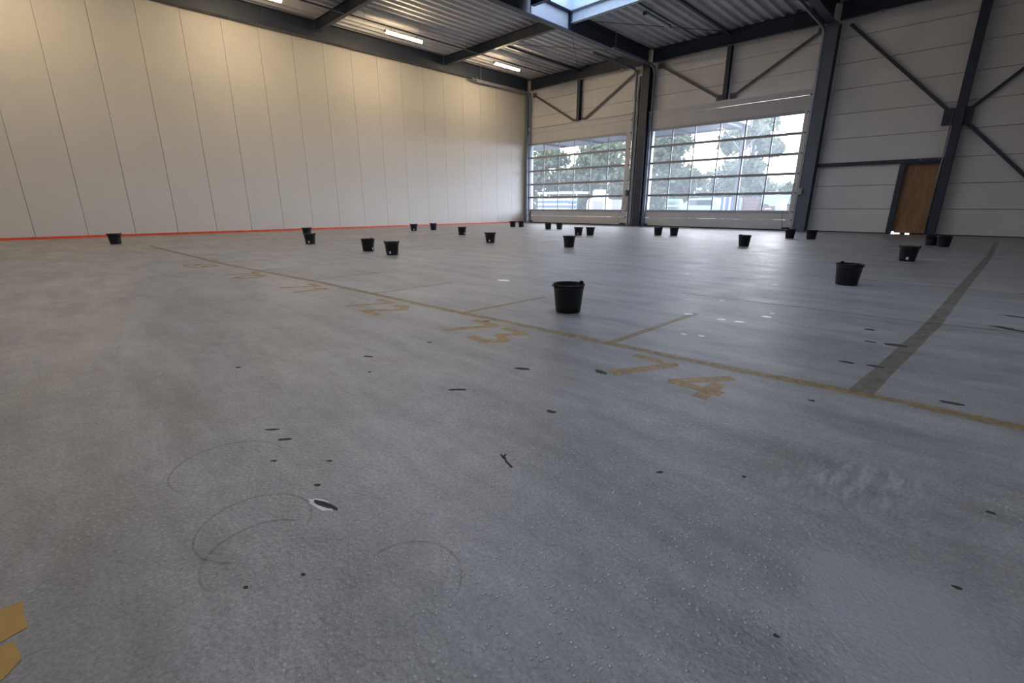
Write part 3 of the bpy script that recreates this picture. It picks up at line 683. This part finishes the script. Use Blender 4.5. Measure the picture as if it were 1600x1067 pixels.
bm = bmesh.new(); tube(bm, [(-20.62, 18.27, 7.42), (-20.62, 17.95, 7.46)], 0.05, 8); obj('rubber_bumper', bm, M['galv'], t); obj('bracket', bx(-20.70, -20.54, 18.25, 18.298, 7.36, 7.55), M['galv'], t)
# extra vertical members of the post between the gates
for x, w_, m, lab in ((-13.36, .09, 'galv_dark', 'narrow grey guide post left of the middle column'), (-13.20, .05, 'steel', 'thin dark spring tube left of the middle column')):
    t = thing('guide_post', lab, 'post'); obj('post', bx(x - w_ / 2, x + w_ / 2, 22.50, 22.62, 0, 7.1), M[m], t); obj('foot', bx(x - w_ / 2 - .01, x + w_ / 2 + .01, 22.48, 22.64, 0, .05), M['steel'], t)
t = thing('operator_chain', 'dangling cable loop beside the middle column', 'cable')
bm = bmesh.new(); tube(bm, [(-13.50, 22.44, 7.0), (-13.52, 22.42, 6.2), (-13.42, 22.40, 5.9), (-13.30, 22.42, 6.05), (-13.32, 22.46, 6.6)], 0.02, 6); obj('cable', bm, M['galv'], t, True)
t = thing('hose_loop', 'thin wire hanging at the lower right corner of the smaller gate', 'cable')
bm = bmesh.new(); tube(bm, [(-13.74, 22.56, 1.9), (-13.80, 22.54, 1.2), (-14.05, 22.55, 0.6), (-14.08, 22.56, 0.004)], 0.008, 6); obj('wire', bm, M['rubber'], t, True)
t = thing('hose_loop', 'thin wire hanging at the lower right corner of the larger gate', 'cable')
bm = bmesh.new(); tube(bm, [(-5.82, 22.54, 1.9), (-5.90, 22.53, 1.2), (-6.12, 22.54, 0.7), (-6.02, 22.55, 0.004)], 0.008, 6); obj('wire', bm, M['rubber'], t, True)
for x, lab in ((-13.60, 'small dark lock at mid height beside the middle column'),):
    t = thing('gate_lock', lab, 'lock'); obj('housing', bev(bx(x - .08, x + .08, 22.40, 22.50, 1.55, 1.80), .01), M['steel'], t); obj('handle', bx(x - .015, x + .015, 22.36, 22.40, 1.60, 1.72), M['galv'], t)

# ------------------------------------------------------------------ small wooden door
d3 = struct(empty('door_3', ((DX0 + DX1) / 2, 22.80, 0)))
ox = (DX0 + DX1) / 2
for nme, a, m in (('jamb', (DX0 - .14, DX0 + .03, -.13, .10, 0, DZ), 'steel'), ('jamb', (DX1, DX1 + .05, -.10, .10, 0, DZ), 'steel'), ('head', (DX0, DX1, -.10, .10, DZ - .05, DZ), 'steel')):
    obj(nme, bx(a[0] - ox, a[1] - ox, *a[2:]), M[m], d3)
bd = obj('board', bx(DX0 - ox + .01, DX1 - ox - .005, .02, .04, 0.09, DZ - .05), M['wood'], d3)
bd['label'] = 'bare plywood sheet closing the doorway'
obj('bottom_batten', bx(-.38 + .0, .478, .015, .045, 0.045, 0.09), M['wood'], d3)
obj('block', bx(-.20, -.05, .0, .05, 0.0, 0.045), M['chip'], d3); obj('block', bx(.08, .478, .0, .05, 0.0, 0.05), M['chip'], d3)
for z in (1.95, 1.0): obj('hinge', bx(DX1 - ox - .04, DX1 - ox + .01, -.005, .02, z, z + .12), M['galv'], d3)

# ------------------------------------------------------------------ lamps
def lamp(x, y, z, ln, lab, lit, grp=None, fill=False):
    t = thing('tube_lamp', lab, 'lamp', (x, y, z), 0, grp)
    obj('housing', bev(bx(-.075, .075, -ln / 2, ln / 2, 0.035, 0.085), .012), M['white_plastic'] if lit else M['steel'], t)
    bm = bmesh.new(); n = 8; A = []
    for yy in (-ln / 2 + .02, ln / 2 - .02): A.append([bm.verts.new((.066 * cos(pi + pi * k / n), yy, 0.035 + .075 * sin(pi + pi * k / n))) for k in range(n + 1)])
    for k in range(n): bm.faces.new((A[0][k], A[0][k + 1], A[1][k + 1], A[1][k]))
    bm.faces.new(A[0]); bm.faces.new(A[1][::-1])
    obj('cover', bm, (M['tube_fill'] if fill else M['tube']) if lit else M['tube_off'], t)
    for s in (-1, 1):
        obj('end_cap', bx(-.078, .078, s * ln / 2 - .02, s * ln / 2 + .02, -.02, .088), M['white_plastic'] if lit else M['steel'], t)
        obj('hanger', bx(-.01, .01, s * ln * .35 - .01, s * ln * .35 + .01, .08, .20), M['galv'], t)
LX = -18.15
for y, lab, g in ((18.12, 'lit tube lamp nearest the gates', None), (12.25, 'lit tube lamp in the middle of the visible row', None), (6.62, 'lit tube lamp cut off by the top of the photo', None),
                  (0.35, 'lit tube lamp of the left row, outside the photo', 'lamps of the left row outside the photo'), (-5.6, 'lit tube lamp of the left row, outside the photo', 'lamps of the left row outside the photo')):
    lamp(LX, y, 7.56, 1.72, lab, True, g)
for x in (-10.02, -1.6):
    for y in (4.2, -1.8, -7.8):
        if x > -9 or y < 8: lamp(x, y, 7.56, 1.72, 'added fill tube lamp out of view', True, 'added fill lamps out of view', fill=True)  # unseen lamps added to brighten the hall with neutral fill
lamp(-10.02, 17.85, 7.56, 1.8, 'dark unlit tube lamp right of the skylight', False)
t = thing('lamp_rail', 'thin dark trunking rail above the row of lit tube lamps', 'rail'); obj('channel', bx(LX - .03, LX + .03, -8, 21.5, 7.76, 7.80), M['steel'], t)
for k in range(12): obj('hanger', bx(LX - .006, LX + .006, -7 + k * 2.5, -6.988 + k * 2.5, 7.80, 8.15), M['galv'], t)
t = thing('lamp_rail', 'thin dark trunking rail above the unlit tube lamp', 'rail'); obj('channel', bx(-10.05, -9.99, 16.45, 21.5, 7.76, 7.80), M['steel'], t)
for yy in (16.6, 17.4, 21.3): obj('hanger', bx(-10.026, -10.014, yy, yy + .012, 7.80, 8.15), M['galv'], t)

# ------------------------------------------------------------------ buckets
def make_bucket():
    t = empty('bucket')
    bm = bmesh.new(); lathe(bm, [(0, .004), (.108, .004), (.112, .0), (.118, .0), (.122, .012), (.128, .06), (.1385, .16), (.1475, .238), (.1520, .240), (.1520, .246), (.149, .247), (.150, .262), (.159, .264), (.161, .270), (.159, .276), (.150, .276), (.146, .268), (.135, .17), (.120, .03), (.112, .014), (0, .012)], 40)
    obj('shell', bm, M['bucket'], t, True)
    for s in (-1, 1):
        lug = bmesh.new(); box(lug, s * .150 - .014, s * .150 + .014, -.022, .022, .244, .292); bev(lug, .006, 2)
        obj('lug', lug, M['bucket'], t)
    bm = bmesh.new(); pts = []
    for k in range(17):
        a = pi * k / 16; pts.append((.166 * cos(a), -.168 * sin(a), .262 - .012 * sin(a)))
    tube(bm, pts, .0035, 6); obj('handle', bm, M['bucket'], t, True)
    bm = bmesh.new(); n = 4; A = []
    for z, r in ((.035, .1262), (.085, .1318)):
        A.append([bm.verts.new((r * cos(a), r * sin(a), z)) for a in [-pi / 2 + (-.14 + .28 * k / n) for k in range(n + 1)]])
    for k in range(n): bm.faces.new((A[0][k], A[0][k + 1], A[1][k + 1], A[1][k]))
    obj('sticker', bm, M['sticker'], t)
    return t
B = [  # x, y, rotation of the sticker towards the camera (None: turned away), label
    (-16.95, 1.64, None, 'black bucket by the orange strip, leftmost of all'),
    (-16.80, 6.85, None, 'black bucket half hidden behind another near the left wall'),
    (-13.12, 5.41, 15, 'black bucket standing in front of another near the left wall'),
    (-10.06, 5.47, -50, 'bucket with white sticker at its right edge, left of the pair mid floor'),
    (-8.88, 5.38, 20, 'bucket with white sticker at its lower left, right of the pair mid floor'),
    (-17.10, 11.48, 5, 'left of two small distant buckets at the orange strip'),
    (-17.19, 12.56, None, 'right of two small distant buckets at the orange strip'),
    (-13.35, 11.01, -40, 'lone bucket just right of the two at the orange strip'),
    (-9.92, 9.21, 10, 'bucket with a small white sticker, standing alone left of the gates'),
    (-16.80, 17.15, None, 'left bucket of the tiny pair at the end of the orange strip'),
    (-16.46, 17.42, None, 'right bucket of the tiny pair at the end of the orange strip'),
    (-13.97, 16.55, None, 'left bucket of the pair closest to the smaller gate'),
    (-13.60, 16.90, None, 'right bucket of the pair closest to the smaller gate'),
    (-10.23, 13.80, 10, 'left bucket of the pair just behind a lone bucket'),
    (-9.93, 14.10, None, 'right bucket of the pair just behind a lone bucket'),
    (-7.38, 9.58, None, 'lone bucket in front of a close pair, below the smaller gate'),
    (-2.76, 3.60, None, 'large black bucket nearest the camera, near the yellow line'),
    (-8.20, 15.80, None, 'left bucket of the pair in front of the larger gate'),
    (-7.72, 16.05, None, 'right bucket of the pair in front of the larger gate'),
    (-4.32, 13.02, None, 'single bucket on the bright floor right of centre in front of the larger gate'),
    (-4.39, 17.40, None, 'bucket at the lower right corner of the larger gate'),
    (-3.77, 17.35, None, 'bucket before the wall panels right of the larger gate'),
    (-1.13, 7.48, None, 'second nearest bucket, large and black, right of centre'),
    (-0.88, 11.58, 0, 'bucket with white sticker in front of the wooden door'),
    (-0.60, 16.40, None, 'black bucket at the foot of the column beside the wooden door'),
    (-0.86, 16.76, None, 'black bucket almost hidden behind the one beside the wooden door'),
]
proto = make_bucket(); rb = random.Random(11)
for i, (x, y, rot, lab) in enumerate(B):
    if i == 0: o = proto
    else:
        o = proto.copy(); C.objects.link(o)
        for ch in proto.children:
            c = ch.copy(); C.objects.link(c); c.parent = o
    view = math.atan2(-y, -x) + pi / 2          # sticker side (-Y) turned to the camera's bearing
    o.location = (x, y, 0)
    o.rotation_euler = (0, 0, (view - radians(rot)) if rot is not None else view + radians(rb.uniform(120, 240)))
    tag(o, lab, 'bucket', 'black buckets standing on the floor')

# ------------------------------------------------------------------ outside
struct(obj('ground_yard', bx(-110, 60, 23.0, 130, -0.35, -0.05), M['yard']), None)
t = thing('entrance_canopy', 'dark flat canopy roof outside, seen through the gates', 'canopy')
obj('roof', bx(-36, -9.65, 23.10, 27.7, 5.05, 5.35), M['canopy'], t); obj('fascia', bx(-36, -9.60, 27.66, 27.74, 4.95, 5.45), M['canopy'], t)
for k in range(9): obj('rib', bx(-34 + k * 3 - .05, -34 + k * 3 + .05, 23.12, 27.64, 4.93, 5.05), M['canopy'], t)
for x in (-9.87,):
    obj('post', bx(x - .10, x + .10, 27.4, 27.6, -.05, 5.05), M['canopy'], t)
    for s in (-1, 1):
        bm = bmesh.new(); bar(bm, (x, 27.5, 3.7), (x + s * 1.1, 27.5, 5.0), .07, .07); obj('brace', bm, M['canopy'], t)

def crown(cx, cyy, cz, rx, rz, n, seed, size=0.16):
    rnd = random.Random(seed); bm = bmesh.new(); lumps = []
    for k in range(16):
        a = rnd.uniform(0, 2 * pi); zz = rnd.uniform(-0.9, 0.95); rr = sqrt(max(0.05, 1 - zz * zz)) * rnd.uniform(0.35, 0.85)
        lumps.append((rr * cos(a) * rx, rr * sin(a) * rx, zz * rz, rnd.uniform(0.28, 0.5) * rx))
    for k in range(n):
        lx, ly, lz, lr = rnd.choice(lumps)
        v = Vector((rnd.gauss(0, 1), rnd.gauss(0, 1), rnd.gauss(0, 1))).normalized() * lr * rnd.uniform(0.35, 1.1) ** 0.6
        p = Vector((cx + lx + v.x, cyy + ly + v.y, cz + lz + v.z * 0.8))
        a = Vector((rnd.gauss(0, 1), rnd.gauss(0, 1), rnd.gauss(0, 1))).normalized(); b = a.orthogonal().normalized(); s = size * 1.35 * rnd.uniform(0.6, 1.4)
        bm.faces.new([bm.verts.new(p + q) for q in (a * s, b * s * .6, -a * s, -b * s * .6)])
    return bm
def tree(x, y, h, rx, rz, n, seed, m, lab, size=0.17, name='tree', cat='tree'):
    t = thing(name, lab, cat, (x, y, -.05), 0); rnd = random.Random(seed)
    cz = h - rz
    bm = bmesh.new(); tube(bm, [(0, 0, 0), (rnd.uniform(-.1, .1), 0, h * .3), (rnd.uniform(-.2, .2), 0, h * .6), (0, 0, h * .85)], [.16, .12, .08, .03], 7)
    for k in range(6):
        a = rnd.uniform(0, 2 * pi); z = h * rnd.uniform(.3, .6)
        tube(bm, [(0, 0, z), (cos(a) * rx * .35, sin(a) * rx * .35, z + rz * .35), (cos(a) * rx * .7, sin(a) * rx * .7, z + rz * .55)], [.06, .04, .015], 5)
    obj('trunk', bm, M['bark'], t, True)
    f = obj('foliage', crown(0, 0, cz, rx, rz, n, seed, size), M[m], t); f['kind'] = 'stuff'
tree(-36.6, 42, 7.2, 3.6, 3.6, 5200, 1, 'leaf_a', 'leafy tree at the left side of the smaller gate')
tree(-37.3, 50, 5.4, 2.4, 2.2, 2600, 10, 'leaf_b', 'low tree under the bright sky gap of the smaller gate')
tree(-28.2, 42, 7.4, 3.6, 3.7, 5200, 2, 'leaf_a', 'broad tree filling the right side of the smaller gate')
tree(-21.3, 43, 6.9, 3.2, 3.4, 5600, 3, 'leaf_a', 'leafy tree at the left side of the larger gate')
tree(-26.7, 50, 7.1, 2.8, 3.4, 2600, 4, 'leaf_b', 'tree hidden by the middle column, behind the others')
tree(-14.6, 43, 8.2, 2.5, 4.0, 5400, 5, 'leaf_a', 'tall slender tree at the right side of the larger gate')
tree(-16.4, 48.5, 9.0, 1.2, 1.3, 800, 8, 'leaf_c', 'tree with autumn coloured top behind the tall slender tree')
tree(-19.9, 54, 5.4, 2.9, 2.6, 3600, 6, 'leaf_b', 'low bushy tree between both trees of the larger gate')
tree(-11.4, 52, 4.9, 2.8, 2.3, 3000, 7, 'leaf_b', 'low pale bush at the right end of the larger gate')
for i, x in enumerate((-55, -50, -45, -40.2, -35.4, -30.6, -25.9, -21, -16.2, -11.4, -6.6)):
    tree(x, 62 + (i % 2) * 1.5, 3.3 + (i % 2) * .9, 2.25, 1.8, 1500, 40 + i, 'leaf_b', ['hedge bush far left behind the yard', 'hedge bush behind the tree of the smaller gate, left', 'hedge bush behind the striped stack', 'hedge bush right of the striped stack', 'hedge bush behind the white tank', 'hedge bush behind the lilac board', 'hedge bush behind the middle column', 'hedge bush behind the green tub', 'hedge bush behind the white car', 'hedge bush behind the striped crate', 'hedge bush behind the pale blue container'][i], 0.22, 'bush', 'bush')
# yard objects
def on(name, lab, cat, x, y): return thing(name, lab, cat, (x, y, -.05))
t = on('striped_stack', 'blue and white striped stack of long boxes in the yard', 'stack', -26.1, 32.0)
for k in range(9):
    obj('box', bev(bx(-1.75 + .03 * (k % 2), 1.75 - .12 * ((k + 1) % 2), -.5, .5, k * .185, k * .185 + .175), .02), M['blue' if k % 2 else 'white'], t)
t = on('market_canopy', 'pale flat topped shelter behind the striped stack', 'shelter', -28.6, 36.0)
obj('roof', bx(-2.3, 2.3, -1, 1, 2.15, 2.32), M['white'], t)
for sx in (-2.2, 2.2): obj('post', bx(sx - .05, sx + .05, -.9, -.8, 0, 2.15), M['galv'], t)
t = on('white_tank', 'rounded white tank with a square cap in the yard', 'tank', -21.95, 32.2)
bm = bmesh.new(); lathe(bm, [(0, 0), (.85, 0), (.98, .25), (1.0, 1.2), (.9, 1.55), (.55, 1.68), (0, 1.72)], 28); obj('body', bm, M['white'], t, True)
obj('cap', bev(bx(-.35, .45, -.5, .4, 1.65, 2.28), .08, 2), M['white'], t); obj('hatch', bx(.5, .75, -.3, .1, 1.6, 1.95), M['white'], t)
t = on('metal_cabinet', 'grey metal cabinet in front of the white tank', 'cabinet', -20.85, 30.6)
obj('body', bev(bx(-.45, .45, -.25, .25, 0, 1.42), .02), M['cabinet'], t); obj('door', bx(-.42, .42, -.27, -.25, .08, 1.36), M['cabinet'], t)
t = on('notice_board', 'pale lilac board standing right of the grey cabinet', 'board', -19.35, 30.6)
obj('panel', bx(-.38, .38, -.03, .03, .35, 1.50), M['lilac'], t)
for sx in (-.34, .34): obj('leg', bx(sx - .03, sx + .03, -.04, .04, 0, 1.5), M['galv'], t)
t = on('green_tub', 'round dark green tub near the left of the larger gate', 'tub', -16.3, 33.5)
bm = bmesh.new(); lathe(bm, [(0, 0), (.45, 0), (.62, .5), (.62, 1.35), (.5, 1.55), (.35, 1.55), (.30, 1.4), (0, 1.35)], 20); obj('body', bm, M['green'], t, True)
bm = bmesh.new(); lathe(bm, [(.63, 1.0), (.66, 1.02), (.66, 1.08), (.63, 1.1)], 20); obj('band', bm, M['white'], t, True)
t = on('parked_car', 'blue grey car with white bonnet parked in the yard', 'car', -15.3, 37.0)
bm = bmesh.new(); prof = [(-2.1, .35), (-2.1, .95), (-1.75, 1.08), (-1.0, 1.62), (.6, 1.66), (1.15, 1.12), (2.0, .98), (2.1, .4)]
A = [bm.verts.new((x, -.85, z)) for x, z in prof]; Bv = [bm.verts.new((x, .85, z)) for x, z in prof]
for i in range(len(prof)): bm.faces.new((A[i], A[(i + 1) % len(prof)], Bv[(i + 1) % len(prof)], Bv[i]))
bm.faces.new(A[::-1]); bm.faces.new(Bv); obj('body', bm, M['pale_blue'], t)
obj('side_window', bx(-1.2, .7, -.87, -.85, 1.12, 1.5), M['dark_glass'], t); obj('bonnet', bx(1.1, 2.0, -.8, .8, 1.02, 1.10), M['white'], t)
for sx in (-1.35, 1.35):
    for sy in (-.8, .8):
        bm = bmesh.new(); tube(bm, [(sx, sy - .1, .34), (sx, sy + .1, .34)], .34, 18); obj('wheel', bm, M['rubber'], t)
t = on('striped_crate', 'crate with blue and white upright slats in the yard', 'crate', -11.9, 32.5)
for k in range(7): obj('slat', bx(-.55 + k * .17, -.43 + k * .17, -.35, -.30, 0.05, 1.6), M['blue' if k % 2 == 0 else 'white'], t)
obj('box', bx(-.54, .70, -.30, .30, 0, 1.55), M['cabinet'], t)
t = on('timber_pile', 'brown timber pile right of the striped crate', 'pile', -10.75, 32.8)
for k in range(8): obj('beam', bx(-.45 + .03 * (k % 3), .42, -.4, .4, k * .2, k * .2 + .18), M['brick'], t)
t = on('storage_container', 'pale blue container on a brown timber base', 'container', -9.2, 33.4)
obj('body', bev(bx(-1.0, .75, -.6, .6, 1.15, 1.72), .02), M['pale_blue'], t)
for k in range(5): obj('plank', bx(-1.05, .8, -.65, .65, .02 + k * .22, .22 + k * .22), M['brick'], t)
t = on('round_drum', 'dark round drum in front of the pale blue container', 'drum', -8.85, 32.2)
bm = bmesh.new(); lathe(bm, [(0, 0), (.3, 0), (.31, .04), (.3, .45), (.31, .9), (.3, 1.38), (.28, 1.42), (0, 1.42)], 20); obj('body', bm, M['cabinet'], t, True)
bm = bmesh.new(); lathe(bm, [(.305, .44), (.325, .46), (.325, .5), (.305, .52)], 20); obj('hoop', bm, M['galv'], t, True)
t = on('yard_post', 'white painted post left of the green tub', 'post', -17.3, 31.5)
bm = bmesh.new(); lathe(bm, [(0, 0), (.06, 0), (.06, 1.5), (.04, 1.55), (0, 1.56)], 12); obj('pole', bm, M['white'], t, True); obj('base_plate', bx(-.12, .12, -.12, .12, 0, .02), M['galv'], t)
